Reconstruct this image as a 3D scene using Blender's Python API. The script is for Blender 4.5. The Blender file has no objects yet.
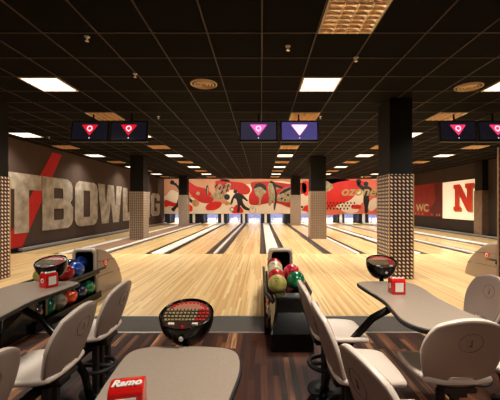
import bpy, bmesh, math, random
from mathutils import Vector, Matrix
random.seed(7)
PI = math.pi
C = bpy.context.scene.collection
CAMZ, CEIL, S = 1.40, 3.436, 0.647
XL, XR, YB, YM = -7.5, 10.2, -4.0, 25.0
FOUL, APP, CARP = 9.3, 4.08, 3.54

# ------------------------------------------------------------------ materials
def lin(c):
    c = c/255.0
    return c/12.92 if c <= 0.04045 else ((c+0.055)/1.055)**2.4
def rgb(r, g, b): return (lin(r), lin(g), lin(b), 1.0)

def mat(name, col, rough=0.5, metal=0.0, var=0.12, scale=12.0, bump=0.0, coat=0.0, emit=None, es=0.0, spec=0.5):
    m = bpy.data.materials.new(name); m.use_nodes = True
    nt = m.node_tree; n = nt.nodes; l = nt.links
    b = n['Principled BSDF']
    b.inputs['Roughness'].default_value = rough
    b.inputs['Metallic'].default_value = metal
    b.inputs['Coat Weight'].default_value = coat
    b.inputs['Coat Roughness'].default_value = 0.08
    b.inputs['Specular IOR Level'].default_value = spec
    tc = n.new('ShaderNodeTexCoord'); no = n.new('ShaderNodeTexNoise')
    no.inputs['Scale'].default_value = scale; no.inputs['Detail'].default_value = 4
    l.new(tc.outputs['Object'], no.inputs['Vector'])
    mr = n.new('ShaderNodeMapRange')
    mr.inputs['From Min'].default_value = 0.3; mr.inputs['From Max'].default_value = 0.7
    mr.inputs['To Min'].default_value = 1-var; mr.inputs['To Max'].default_value = 1+var
    l.new(no.outputs['Fac'], mr.inputs['Value'])
    mx = n.new('ShaderNodeVectorMath'); mx.operation = 'SCALE'
    mx.inputs[0].default_value = col[:3]
    l.new(mr.outputs['Result'], mx.inputs['Scale'])
    l.new(mx.outputs['Vector'], b.inputs['Base Color'])
    if bump:
        bp = n.new('ShaderNodeBump'); bp.inputs['Strength'].default_value = bump; bp.inputs['Distance'].default_value = 0.01
        l.new(no.outputs['Fac'], bp.inputs['Height']); l.new(bp.outputs['Normal'], b.inputs['Normal'])
    if emit:
        b.inputs['Emission Color'].default_value = emit
        b.inputs['Emission Strength'].default_value = es
    return m

def plank_mat(name, stops, width, length, rough, coat=0.0, grain=0.15):
    m = bpy.data.materials.new(name); m.use_nodes = True
    nt = m.node_tree; n = nt.nodes; l = nt.links; b = n['Principled BSDF']
    b.inputs['Roughness'].default_value = rough; b.inputs['Coat Weight'].default_value = coat
    b.inputs['Coat Roughness'].default_value = 0.12
    tc = n.new('ShaderNodeTexCoord'); sp = n.new('ShaderNodeSeparateXYZ'); l.new(tc.outputs['Object'], sp.inputs[0])
    def mth(op, a, bb=None):
        k = n.new('ShaderNodeMath'); k.operation = op
        for i, v in enumerate((a, bb)):
            if v is None: continue
            if isinstance(v, (int, float)): k.inputs[i].default_value = v
            else: l.new(v, k.inputs[i])
        return k.outputs[0]
    ix = mth('FLOOR', mth('DIVIDE', sp.outputs['X'], width))
    w1 = n.new('ShaderNodeTexWhiteNoise'); w1.noise_dimensions = '1D'; l.new(ix, w1.inputs['W'])
    iy = mth('FLOOR', mth('ADD', mth('DIVIDE', sp.outputs['Y'], length), mth('MULTIPLY', w1.outputs['Value'], 7.3)))
    cb = n.new('ShaderNodeCombineXYZ'); l.new(ix, cb.inputs[0]); l.new(iy, cb.inputs[1])
    w2 = n.new('ShaderNodeTexWhiteNoise'); w2.noise_dimensions = '2D'; l.new(cb.outputs[0], w2.inputs['Vector'])
    mp = n.new('ShaderNodeMapping'); mp.inputs['Scale'].default_value = (60, 2.5, 1); l.new(tc.outputs['Object'], mp.inputs['Vector'])
    no = n.new('ShaderNodeTexNoise'); no.inputs['Scale'].default_value = 1; no.inputs['Detail'].default_value = 3; l.new(mp.outputs[0], no.inputs['Vector'])
    v = mth('ADD', w2.outputs['Value'], mth('MULTIPLY', mth('SUBTRACT', no.outputs['Fac'], 0.5), grain*4))
    cr = n.new('ShaderNodeValToRGB'); l.new(v, cr.inputs['Fac'])
    e = cr.color_ramp.elements
    while len(e) < len(stops): e.new(0.5)
    for k, (p, c) in enumerate(stops): e[k].position = p; e[k].color = c
    l.new(cr.outputs['Color'], b.inputs['Base Color'])
    return m

def clad_mat(name, base, dot):
    """perforated, embossed sheet metal: rows of slanting bright studs on a darker sheet"""
    m = bpy.data.materials.new(name); m.use_nodes = True
    nt = m.node_tree; n = nt.nodes; l = nt.links; b = n['Principled BSDF']
    tc = n.new('ShaderNodeTexCoord'); sp = n.new('ShaderNodeSeparateXYZ'); l.new(tc.outputs['Object'], sp.inputs[0])
    def mth(op, a, bb=None):
        k = n.new('ShaderNodeMath'); k.operation = op
        for i, v in enumerate((a, bb)):
            if v is None: continue
            if isinstance(v, (int, float)): k.inputs[i].default_value = v
            else: l.new(v, k.inputs[i])
        return k.outputs[0]
    u = mth('DIVIDE', mth('ADD', sp.outputs['X'], sp.outputs['Y']), 0.076)
    w = mth('DIVIDE', sp.outputs['Z'], 0.070)
    fu = mth('SUBTRACT', mth('FRACT', u), 0.5); fw = mth('SUBTRACT', mth('FRACT', w), 0.5)
    a = mth('ADD', fu, fw); c = mth('SUBTRACT', fu, fw)
    d = mth('SQRT', mth('ADD', mth('POWER', mth('MULTIPLY', a, 1.35), 2), mth('POWER', mth('MULTIPLY', c, 0.75), 2)))
    mr = n.new('ShaderNodeMapRange'); mr.inputs['From Min'].default_value = 0.44; mr.inputs['From Max'].default_value = 0.34
    l.new(d, mr.inputs['Value'])
    mx = n.new('ShaderNodeMix'); mx.data_type = 'RGBA'
    mx.inputs[6].default_value = base; mx.inputs[7].default_value = dot
    l.new(mr.outputs['Result'], mx.inputs[0]); l.new(mx.outputs[2], b.inputs['Base Color'])
    b.inputs['Metallic'].default_value = 0.15; b.inputs['Roughness'].default_value = 0.4
    bp = n.new('ShaderNodeBump'); bp.inputs['Distance'].default_value = 0.015; bp.inputs['Strength'].default_value = 0.7
    l.new(mr.outputs['Result'], bp.inputs['Height']); l.new(bp.outputs['Normal'], b.inputs['Normal'])
    return m

M = {}
M['ceil'] = mat('ceiling_tile', rgb(13, 10, 8), 0.95, var=0.1, spec=0.1)
M['tbar'] = mat('ceiling_bar', rgb(60, 43, 34), 0.7, var=0.1)
M['wall'] = mat('brown_wall', rgb(80, 64, 56), 0.9, var=0.05, scale=2, spec=0.2)
M['wallr'] = mat('brown_wall_right', rgb(66, 53, 46), 0.9, var=0.05, scale=2, spec=0.2)
M['black'] = mat('black_paint', rgb(13, 11, 9), 0.6, var=0.05, spec=0.3)
M['gloss'] = mat('black_gloss', rgb(8, 7, 6), 0.18, var=0.05, coat=0.0, spec=0.3)
M['rubber'] = mat('black_rubber', rgb(22, 20, 20), 0.55, var=0.05)
M['approach'] = plank_mat('maple_approach', [(0.0, rgb(204, 160, 102)), (0.5, rgb(228, 190, 132)), (1.0, rgb(242, 212, 156))], 0.03, 2.2, 0.36, 0.0, 0.06)
M['lane'] = plank_mat('maple_lane', [(0.0, rgb(214, 174, 112)), (0.5, rgb(236, 200, 138)), (1.0, rgb(248, 218, 160))], 0.03, 4.0, 0.22, 0.2, 0.06)
M['island'] = plank_mat('pale_island', [(0.0, rgb(200, 170, 120)), (1.0, rgb(226, 198, 150))], 0.06, 2.0, 0.3, 0.3, 0.1)
M['laminate'] = plank_mat('brown_laminate', [(0.0, rgb(36, 18, 12)), (0.4, rgb(66, 36, 24)), (0.72, rgb(92, 54, 36)), (0.92, rgb(136, 90, 60)), (1.0, rgb(186, 138, 98))], 0.05, 0.75, 0.5, 0.0, 0.16)
M['laminate'].node_tree.nodes['Principled BSDF'].inputs['Specular IOR Level'].default_value = 0.25
M['carpet'] = mat('grey_carpet', rgb(92, 86, 80), 0.95, var=0.5, scale=90, bump=0.3, spec=0.1)
M['alu'] = mat('aluminium', rgb(214, 208, 198), 0.3, 0.7, var=0.05)
M['gutter'] = mat('gutter_grey', rgb(58, 46, 40), 0.4, var=0.08)
M['cap'] = mat('divider_white', rgb(236, 228, 214), 0.35, var=0.04)
M['capgrey'] = mat('divider_grey', rgb(176, 168, 158), 0.35, var=0.05)
M['clad'] = clad_mat('studded_metal', rgb(70, 38, 26), rgb(250, 236, 214))
M['clad2'] = clad_mat('studded_metal_tan', rgb(140, 116, 98), rgb(196, 176, 156))
M['clad3'] = clad_mat('studded_metal_pale', rgb(122, 106, 92), rgb(216, 200, 180))
M['concrete'] = mat('letter_concrete', rgb(172, 160, 144), 0.85, var=0.34, scale=3.2)
M['red'] = mat('sign_red', rgb(196, 20, 14), 0.6, var=0.04)
M['cream'] = mat('mural_cream', rgb(246, 222, 194), 0.6, var=0.06, scale=0.8)
M['peach'] = mat('mural_peach', rgb(214, 150, 112), 0.6, var=0.08, scale=1)
M['mred'] = mat('mural_red', rgb(222, 30, 16), 0.6, var=0.12, scale=1)
M['mdred'] = mat('mural_dark_red', rgb(196, 26, 16), 0.6, var=0.12, scale=1)
M['mpink'] = mat('mural_pink', rgb(232, 112, 84), 0.6, var=0.1, scale=1)
M['ink'] = mat('mural_ink', rgb(26, 20, 16), 0.6, var=0.1)
M['sketch'] = mat('mural_sketch', rgb(166, 146, 112), 0.6, var=0.45, scale=5)
M['mball'] = mat('mural_ball_tan', rgb(206, 142, 84), 0.6, var=0.2, scale=3)
M['mtext'] = mat('mural_lettering', rgb(208, 186, 130), 0.6, var=0.08)
M['wcred'] = mat('panel_dark_red', rgb(150, 26, 20), 0.4, var=0.25, scale=1.4)
M['white'] = mat('white_paint', rgb(240, 236, 228), 0.5, var=0.03)
M['sign'] = mat('lit_sign_face', rgb(244, 230, 200), 0.5, var=0.04, scale=2, emit=rgb(250, 232, 196), es=0.6)
M['nred'] = mat('sign_letter_red', rgb(214, 56, 30), 0.5, var=0.05, emit=rgb(220, 50, 24), es=0.22)
M['tan'] = mat('letter_tan', rgb(196, 156, 112), 0.6, var=0.05)
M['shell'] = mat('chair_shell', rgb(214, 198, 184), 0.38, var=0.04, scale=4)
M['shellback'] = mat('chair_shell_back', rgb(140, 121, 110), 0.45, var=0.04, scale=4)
M['groove'] = mat('moulded_groove', rgb(112, 95, 85), 0.6, var=0.03)
M['table'] = mat('table_laminate', rgb(164, 148, 132), 0.27, var=0.05, scale=90)
M['hood'] = mat('hood_taupe', rgb(166, 147, 128), 0.4, var=0.04, scale=4)
M['hoodrim'] = mat('hood_rim', rgb(226, 212, 194), 0.4, var=0.03)
M['napred'] = mat('dispenser_red', rgb(214, 18, 12), 0.25, var=0.03, coat=0.3)
M['paper'] = mat('napkin_paper', rgb(240, 234, 222), 0.8, var=0.03)
M['keys'] = mat('beige_keys', rgb(150, 136, 98), 0.5, var=0.05)
M['keysred'] = mat('red_keys', rgb(190, 30, 26), 0.5, var=0.05)
M['panel'] = mat('keyboard_face', rgb(52, 34, 26), 0.35, var=0.1)
M['panelred'] = mat('keyboard_red_print', rgb(176, 112, 92), 0.4, var=0.1)
M['reflector'] = mat('louvre_reflector', rgb(255, 252, 244), 0.3, 0.95, var=0.3, scale=9, bump=0.8)
M['louvre'] = mat('louvre_blade', rgb(240, 200, 150), 0.3, 0.8, var=0.2, scale=20)
M['frame'] = mat('fixture_frame', rgb(214, 190, 160), 0.5, var=0.04)
M['lit'] = mat('lit_diffuser', rgb(255, 250, 240), 0.5, var=0.0, emit=(1.0, 0.95, 0.86, 1), es=1.9)
M['vent'] = mat('vent_grille', rgb(200, 168, 128), 0.4, 0.2, var=0.1)
M['ventdark'] = mat('vent_dark', rgb(70, 50, 36), 0.6, var=0.1)
M['scr_dark'] = mat('screen_dark', rgb(18, 18, 22), 0.2, var=0.0, emit=rgb(24, 22, 30), es=0.8)
M['scr_grey'] = mat('screen_grey', rgb(18, 18, 22), 0.2, var=0.0, emit=rgb(50, 46, 62), es=1.0)
M['scr_blue'] = mat('screen_blue', rgb(20, 20, 40), 0.2, var=0.0, emit=rgb(74, 66, 122), es=1.0)
M['ic_red'] = mat('icon_red', rgb(40, 0, 0), 0.4, var=0.0, emit=rgb(226, 24, 40), es=1.0)
M['ic_pink'] = mat('icon_pink', rgb(40, 0, 20), 0.4, var=0.0, emit=rgb(250, 120, 200), es=1.0)
M['ic_rose'] = mat('icon_rose', rgb(40, 0, 20), 0.4, var=0.0, emit=rgb(244, 60, 110), es=1.0)
M['ic_mag'] = mat('icon_magenta', rgb(40, 0, 20), 0.4, var=0.0, emit=rgb(196, 30, 150), es=1.0)
M['ic_white'] = mat('icon_white', rgb(60, 60, 60), 0.4, var=0.0, emit=rgb(255, 236, 255), es=1.1)
M['pin'] = mat('pin_white', rgb(244, 242, 238), 0.3, var=0.02)
M['pinred'] = mat('pin_stripe', rgb(200, 30, 30), 0.4, var=0.02)
M['pit'] = mat('pit_curtain', rgb(150, 148, 186), 0.7, var=0.2, scale=5)
M['tube'] = mat('pit_lamp_tube', rgb(255, 255, 255), 0.5, var=0.0, emit=(0.86, 0.86, 1.0, 1), es=14.0)
def ball_mat(name, c, c2=None, sc=6):
    m = mat(name, c, 0.12, var=0.15, scale=sc, coat=0.5)
    if c2:
        nt = m.node_tree; n = nt.nodes; l = nt.links; b = n['Principled BSDF']
        no = [k for k in n if k.type == 'TEX_NOISE'][0]; no.inputs['Distortion'].default_value = 1.5
        cr = n.new('ShaderNodeValToRGB'); cr.color_ramp.elements[0].position = 0.42; cr.color_ramp.elements[0].color = c
        cr.color_ramp.elements[1].position = 0.6; cr.color_ramp.elements[1].color = c2
        l.new(no.outputs['Fac'], cr.inputs['Fac']); l.new(cr.outputs['Color'], b.inputs['Base Color'])
    return m

# ------------------------------------------------------------------ mesh helpers
def bm_box(bm, x0, x1, y0, y1, z0, z1, mtx=None):
    vs = [bm.verts.new((x, y, z)) for x in (x0, x1) for y in (y0, y1) for z in (z0, z1)]
    for f in ((0, 1, 3, 2), (4, 6, 7, 5), (0, 4, 5, 1), (2, 3, 7, 6), (0, 2, 6, 4), (1, 5, 7, 3)):
        bm.faces.new([vs[i] for i in f])
    if mtx: bmesh.ops.transform(bm, matrix=mtx, verts=vs)
    return vs
def bm_tube(bm, pts, r, seg=10, closed=False, r_end=None):
    pts = [Vector(p) for p in pts]; n = len(pts); rings = []
    up = None
    for i, p in enumerate(pts):
        if closed: t = (pts[(i+1) % n]-pts[i-1]).normalized()
        else: t = (pts[min(i+1, n-1)]-pts[max(i-1, 0)]).normalized()
        if up is None:
            up = Vector((0, 0, 1)) if abs(t.z) < 0.9 else Vector((1, 0, 0))
        a = t.cross(up).normalized(); b_ = a.cross(t).normalized(); up = b_
        rr = r if r_end is None else r+(r_end-r)*i/(n-1)
        rings.append([bm.verts.new(p+a*rr*math.cos(2*PI*k/seg)+b_*rr*math.sin(2*PI*k/seg)) for k in range(seg)])
    m = n if closed else n-1
    for i in range(m):
        A, B = rings[i], rings[(i+1) % n]
        for k in range(seg): bm.faces.new((A[k], A[(k+1) % seg], B[(k+1) % seg], B[k]))
    if not closed:
        bm.faces.new(rings[0][::-1]); bm.faces.new(rings[-1])
def bm_lathe(bm, prof, seg=24, center=(0, 0, 0), sx=1, sy=1):
    rings = []
    for r, z in prof:
        if r < 1e-5: rings.append([bm.verts.new((center[0], center[1], center[2]+z))])
        else: rings.append([bm.verts.new((center[0]+r*sx*math.cos(2*PI*k/seg), center[1]+r*sy*math.sin(2*PI*k/seg), center[2]+z)) for k in range(seg)])
    for A, B in zip(rings[:-1], rings[1:]):
        if len(A) == 1 and len(B) == 1: continue
        for k in range(seg):
            k2 = (k+1) % seg
            if len(A) == 1: bm.faces.new((A[0], B[k2], B[k]))
            elif len(B) == 1: bm.faces.new((A[k], A[k2], B[0]))
            else: bm.faces.new((A[k], A[k2], B[k2], B[k]))
def bm_prism(bm, pts, z0, z1, mtx=None):
    lo = [bm.verts.new((x, y, z0)) for x, y in pts]; hi = [bm.verts.new((x, y, z1)) for x, y in pts]
    bm.faces.new(lo[::-1]); bm.faces.new(hi)
    n = len(pts)
    for i in range(n): bm.faces.new((lo[i], lo[(i+1) % n], hi[(i+1) % n], hi[i]))
    if mtx: bmesh.ops.transform(bm, matrix=mtx, verts=lo+hi)
def obj(name, bm, m, parent=None, smooth=False, bevel=0, loc=None):
    bmesh.ops.recalc_face_normals(bm, faces=bm.faces[:])
    me = bpy.data.meshes.new(name); bm.to_mesh(me); bm.free()
    o = bpy.data.objects.new(name, me); C.objects.link(o); me.materials.append(m)
    if smooth:
        for p in me.polygons: p.use_smooth = True
    if bevel:
        md = o.modifiers.new('bevel', 'BEVEL'); md.width = bevel; md.segments = 2; md.limit_method = 'ANGLE'
    if parent: o.parent = parent
    if loc: o.location = loc
    return o
def box(name, x0, x1, y0, y1, z0, z1, m, parent=None, bevel=0):
    bm = bmesh.new(); bm_box(bm, x0, x1, y0, y1, z0, z1); return obj(name, bm, m, parent, bevel=bevel)
def struct(o): o['kind'] = 'structure'; return o
def tag(o, label, cat, group=None):
    o['label'] = label; o['category'] = cat
    if group: o['group'] = group
    return o
def thing(name, label, cat, loc=(0, 0, 0), rz=0, group=None):
    o = bpy.data.objects.new(name, None); C.objects.link(o); o.location = loc; o.rotation_euler = (0, 0, rz)
    return tag(o, label, cat, group)
def dup(root, loc, rz=None, label=None, group=None):
    r = root.copy(); C.objects.link(r); r.location = loc
    if rz is not None: r.rotation_euler = (0, 0, rz)
    if label: r['label'] = label
    if group: r['group'] = group
    for ch in list(root.children):
        c = ch.copy(); C.objects.link(c); c.parent = r
        for g in list(ch.children):
            d = g.copy(); C.objects.link(d); d.parent = c
    return r

def shape(name, loops, m, mtx, depth=0.004, parent=None):
    """filled outline with holes, extruded, placed by matrix (local x right, y up, z towards the viewer)"""
    cu = bpy.data.curves.new(name, 'CURVE'); cu.dimensions = '2D'; cu.fill_mode = 'BOTH'; cu.extrude = depth/2
    for lp in loops:
        s = cu.splines.new('POLY'); s.points.add(len(lp)-1)
        for p, (x, y) in zip(s.points, lp): p.co = (x, y, 0, 1)
        s.use_cyclic_u = True
    return _curve_mesh(name, cu, m, mtx, depth, parent)
def _curve_mesh(name, cu, m, mtx, depth, parent):
    t = bpy.data.objects.new('tmp', cu); C.objects.link(t)
    dg = bpy.context.evaluated_depsgraph_get(); dg.update()
    me = bpy.data.meshes.new_from_object(t.evaluated_get(dg))
    bpy.data.objects.remove(t)
    me.transform(mtx @ Matrix.Translation((0, 0, depth/2)))
    me.materials.clear(); me.materials.append(m); me.name = name
    for p in me.polygons: p.material_index = 0
    o = bpy.data.objects.new(name, me); C.objects.link(o)
    if parent: o.parent = parent
    return o
def text(name, s, size, m, mtx, depth=0.004, parent=None, offset=0.0, shear=0.0, sx=1.0, align='CENTER'):
    cu = bpy.data.curves.new(name, 'FONT'); cu.body = s; cu.size = size; cu.extrude = depth/2; cu.offset = offset
    cu.shear = shear; cu.align_x = align; cu.align_y = 'CENTER'
    return _curve_mesh(name, cu, m, mtx @ Matrix.Diagonal((sx, 1, 1, 1)), depth, parent)
def frame_m(o, ex, ey, ez):
    return Matrix(((ex[0], ey[0], ez[0], o[0]), (ex[1], ey[1], ez[1], o[1]), (ex[2], ey[2], ez[2], o[2]), (0, 0, 0, 1)))
def wall_l(y, z, off=0.0): return frame_m((XL+off, y, z), (0, 1, 0), (0, 0, 1), (1, 0, 0))
def wall_r(y, z, off=0.0): return frame_m((XR-off, y, z), (0, -1, 0), (0, 0, 1), (-1, 0, 0))
def front(x, y, z): return frame_m((x, y, z), (1, 0, 0), (0, 0, 1), (0, -1, 0))
def circ(cx, cy, r, n=20, ry=None, rot=0):
    ry = ry or r; o = []
    for k in range(n):
        a = 2*PI*k/n; x, y = r*math.cos(a), ry*math.sin(a)
        o.append((cx+x*math.cos(rot)-y*math.sin(rot), cy+x*math.sin(rot)+y*math.cos(rot)))
    return o
def smooth_loop(pts, n=6):
    out = []; N = len(pts)
    for i in range(N):
        p0, p1, p2, p3 = [Vector((*pts[(i+k-1) % N], 0)) for k in range(4)]
        for j in range(n):
            t = j/n
            q = 0.5*((2*p1)+(-p0+p2)*t+(2*p0-5*p1+4*p2-p3)*t*t+(-p0+3*p1-3*p2+p3)*t**3)
            out.append((q.x, q.y))
    return out
def rrect(x0, y0, x1, y1, r, n=5):
    o = []
    for cx, cy, a0 in ((x1-r, y1-r, 0), (x0+r, y1-r, PI/2), (x0+r, y0+r, PI), (x1-r, y0+r, 3*PI/2)):
        for k in range(n+1):
            a = a0+PI/2*k/n; o.append((cx+r*math.cos(a), cy+r*math.sin(a)))
    return o
ORD = ['nearest', 'second nearest', 'third nearest', 'fourth nearest', 'fifth nearest', 'sixth nearest', 'seventh nearest', 'eighth nearest']
ORDL = ['first', 'second', 'third', 'fourth', 'fifth', 'sixth', 'seventh', 'eighth', 'ninth']

# ------------------------------------------------------------------ room shell
struct(box('floor', XL-.1, XR+.1, YB-.1, CARP, -.12, 0, M['laminate']))
struct(box('floor_carpet_strip', XL-.1, XR+.1, CARP+.03, APP, -.12, 0, M['carpet']))
struct(box('trim_1', XL, XR, CARP, CARP+.03, -.12, .004, M['alu']))
struct(box('trim_2', XL, XR, APP-.012, APP+.012, 0, .003, M['alu']))
struct(box('floor_approach', XL-.1, XR+.1, APP, FOUL, -.12, 0, M['approach']))
struct(box('floor_under_lanes', XL-.1, XR+.1, FOUL, 28.1, -.2, -.09, M['black']))
struct(box('ceiling', XL-.1, XR+.1, YB-.1, 28.1, CEIL+.004, CEIL+.12, M['ceil']))
struct(box('wall_left', XL-.12, XL, YB-.1, 28.1, -.1, CEIL, M['wall']))
struct(box('wall_right', XR, XR+.12, YB-.1, 28.1, -.1, CEIL, M['wallr']))
struct(box('wall_back', XL, XR, YB-.12, YB, -.1, CEIL, M['wallr']))
struct(box('wall_front', XL, XR, 27.9, 28.02, -.1, CEIL, M['black']))
bm = bmesh.new()
x = .012-S*11
while x < XR:
    if x > XL: bm_box(bm, x-.008, x+.008, YB, YM, CEIL-.006, CEIL+.004)
    x += S
y = 3.81-S*12
while y < YM:
    bm_box(bm, XL, XR, y-.008, y+.008, CEIL-.0055, CEIL+.004); y += S
struct(obj('ceiling_grid', bm, M['tbar']))
struct(box('baseboard_left', XL, XL+.06, 9.4, YM, 0, .10, M['black']))
struct(box('baseboard_right', XR-.06, XR, YB, YM, 0, .10, M['black']))
struct(box('trim_3', XL+.06, XL+.20, 9.9, YM, 0, .075, M['capgrey']))
struct(box('trim_4', XR-.34, XR-.22, 9.5, YM, 0, .06, M['capgrey']))

# ------------------------------------------------------------------ lanes
# (x0, x1) of each lane, left to right
LN = [(-7.08, -6.05), (-4.42, -3.38), (-2.62, -1.61), (-1.08, -.03), (.75, 1.80), (3.05, 4.15), (4.85, 5.95), (6.5, 7.6), (8.4, 9.6)]
LNAME = ['leftmost lane along the lettered wall', 'lane right of the two left pillars', 'third lane from the left wall',
         'lane left of the middle ball return', 'lane right of the middle ball return', 'lane right of the plain tan pillar',
         'third lane from the right wall', 'second lane from the right wall', 'rightmost lane along the red panels']
LEND = 26.7
def gutter_bm(x0, x1, yn):
    bm = bmesh.new(); n = 8; rows = []
    for yy in (yn, LEND):
        rows.append([bm.verts.new((x0+(x1-x0)*k/n, yy, -.005-.06*math.sin(PI*k/n))) for k in range(n+1)])
    for k in range(n): bm.faces.new((rows[0][k], rows[0][k+1], rows[1][k+1], rows[1][k]))
    b2 = [bm.verts.new((x0, yy, -.088)) for yy in (yn, LEND)]; b3 = [bm.verts.new((x1, yy, -.088)) for yy in (yn, LEND)]
    bm.faces.new((b2[0], b3[0], b3[1], b2[1]))
    bm.faces.new([rows[0][k] for k in range(n+1)]+[b3[0], b2[0]])
    bm.faces.new([rows[0][0], b2[0], b2[1], rows[1][0]]); bm.faces.new([rows[0][n], b3[0], b3[1], rows[1][n]])
    return bm
GUT = [(-7.26, -7.10, -6.03, -5.90), (-4.60, -4.44, -3.36, -3.22), (-2.80, -2.64, -1.59, -1.40), (-1.28, -1.10, -.01, .14),
       (.58, .73, 1.82, 2.04), (2.88, 3.03, 4.17, 4.36), (4.66, 4.83, 5.97, 6.16), (6.30, 6.48, 7.62, 7.84), (8.2, 8.38, 9.62, 9.8)]
for i, ((a, b), g) in enumerate(zip(LN, GUT)):
    t = thing('bowling_lane', 'glossy pale maple %s' % LNAME[i], 'bowling lane', (0, 0, 0), 0, 'bowling lanes running to the mural')
    box('lane_bed', a, b, FOUL, LEND, -.09, 0, M['lane'], t)
    bm = bmesh.new()
    for k in range(7):
        cx = a+(b-a)*(k+.5)/7; yy = 13.6-abs(k-3)*.28
        bm_prism(bm, [(cx-.03, yy), (cx+.03, yy), (cx, yy+.28)], 0.0005, .002)
    obj('arrow_marks', bm, M['ink'], t)
    obj('gutter', gutter_bm(g[0], g[1], FOUL+.02), M['gutter'], t)
    obj('gutter', gutter_bm(g[2], g[3], FOUL+.02), M['gutter'], t)
def divider(x0, x1, label, m=M['cap'], yn=FOUL-.02, h=.035, y1=YM):
    bm = bmesh.new(); n = 6
    pr = [(x0, -.09)]+[(x0+(x1-x0)*(.5-.5*math.cos(PI*k/n)), h-.02+.02*math.sin(PI*k/n)) for k in range(n+1)]+[(x1, -.09)]
    # rounded nose at the near end
    rings = []
    for yy, s in ((yn, .55), (yn+.12, 1.0), (y1, 1.0)):
        c = (x0+x1)/2
        rings.append([bm.verts.new((c+(px-c)*s, yy, pz if pz < 0 else pz*s+.001)) for px, pz in pr])
    for A, B in zip(rings[:-1], rings[1:]):
        for k in range(len(pr)-1): bm.faces.new((A[k], A[k+1], B[k+1], B[k]))
        bm.faces.new((A[-1], A[0], B[0], B[-1]))
    bm.faces.new(rings[0]); bm.faces.new(rings[-1][::-1])
    return tag(obj('lane_divider', bm, m), label, 'lane divider', 'white caps between the lanes')
divider(-5.88, -5.66, 'white divider cap left of the two left pillars')
divider(-4.78, -4.62, 'narrow white cap right of the two left pillars')
divider(-3.20, -2.82, 'wide white cap leading up behind the left ball return')
divider(-1.39, -1.29, 'thin white cap between the two lanes left of the middle ball return')
divider(.16, .56, 'wide white cap running behind the middle ball return')
divider(2.74, 2.86, 'thin white cap just right of the plain tan pillar')
divider(4.38, 4.64, 'wide white cap passing behind the studded pillar towards the right ball return')
divider(6.18, 6.28, 'thin white cap seen right of the studded pillar, in front of the farther white one')
divider(7.86, 8.18, 'white cap second from the right wall, near the red panels')
def island(x0, x1, nm, m):
    bm = bmesh.new(); bm_box(bm, x0, x1, FOUL, YM, -.09, .002); return struct(obj(nm, bm, m))
island(-5.64, -4.80, 'floor_island_left', plank_mat('brown_island', [(0, rgb(126, 92, 68)), (1, rgb(156, 118, 88))], .08, 2, .5))
island(2.06, 2.72, 'floor_island_right', M['island'])

# pin decks behind the masking wall
def pin_profile():
    return [(0, 0), (.026, 0), (.0285, .01), (.041, .06), (.0575, .114), (.0605, .14), (.055, .18), (.037, .225), (.0245, .26), (.0235, .275), (.03, .315), (.0325, .345), (.028, .367), (.015, .379), (0, .381)]
bm = bmesh.new(); bm_lathe(bm, pin_profile(), 12)
pin0 = thing('bowling_pin', 'x', 'bowling pin')
pb = obj('body', bm, M['pin'], pin0, True)
bm = bmesh.new(); bm_lathe(bm, [(.0262, .25), (.0275, .254), (.0262, .258)], 12); bm_lathe(bm, [(.0262, .278), (.0285, .283), (.0272, .288)], 12)
obj('neck_stripe', bm, M['pinred'], pin0, True)
first = True; lamps = []
for i, (a, b) in enumerate(LN):
    cx = (a+b)/2
    for r in range(4):
        for k in range(r+1):
            p = (cx+(k-r/2)*.26, 25.55+r*.23, 0)
            lab = 'white bowling pin standing under the mural on the %s' % LNAME[i]
            if first: pin0.location = p; pin0['label'] = lab; pin0['group'] = 'pins on the '+LNAME[i]; first = False
            else: dup(pin0, p, None, lab, 'pins on the '+LNAME[i])
    box('pit_curtain', a-.02, b+.02, 26.72, 26.76, 0, .95, M['pit'])
    o = bpy.data.objects['pit_curtain' if i == 0 else 'pit_curtain.%03d' % i]
    tag(o, 'pale lit backdrop behind the pins of the %s' % LNAME[i], 'pit curtain', 'lit pit backdrops')
    lamps.append(box('pit_lamp', a+.08, b-.08, .10, .16, .78, .82, M['tube']))
    li = bpy.data.lights.new('pin_deck_light', 'AREA'); li.shape = 'RECTANGLE'; li.size = b-a-.2; li.size_y = .08; li.energy = 70; li.color = (.86, .88, 1)
    lo = bpy.data.objects.new('pin_deck_light', li); C.objects.link(lo); lo.location = (cx, 25.13, .775); lo.rotation_euler = (math.radians(38), 0, 0)
# dark partitions between the pits, each with a pale front post
edges = [(XL, -7.1)]+[(LN[i][1]+.02, LN[i+1][0]-.02) for i in range(8)]+[(9.62, XR)]
for i, (a, b) in enumerate(edges):
    t = thing('pit_partition', 'dark partition with pale post, %s' % ('beside the left wall under the mural' if i == 0 else 'under the mural right of the '+LNAME[i-1]), 'partition', (0, 0, 0), 0, 'partitions between the pin pits')
    box('panel', a, b, 25.2, 26.7, .0 if i in (0, 9) else .04, .76, M['black'], t)
    c = (a+b)/2
    if 0 < i < 9: box('front_post', c-.09, c+.09, 25.12, 25.2, .04, .74, M['cap'], t)
struct(box('wall_machine_bulkhead', XL, XR, 26.78, 26.9, -.08, CEIL, M['black']))

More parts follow.
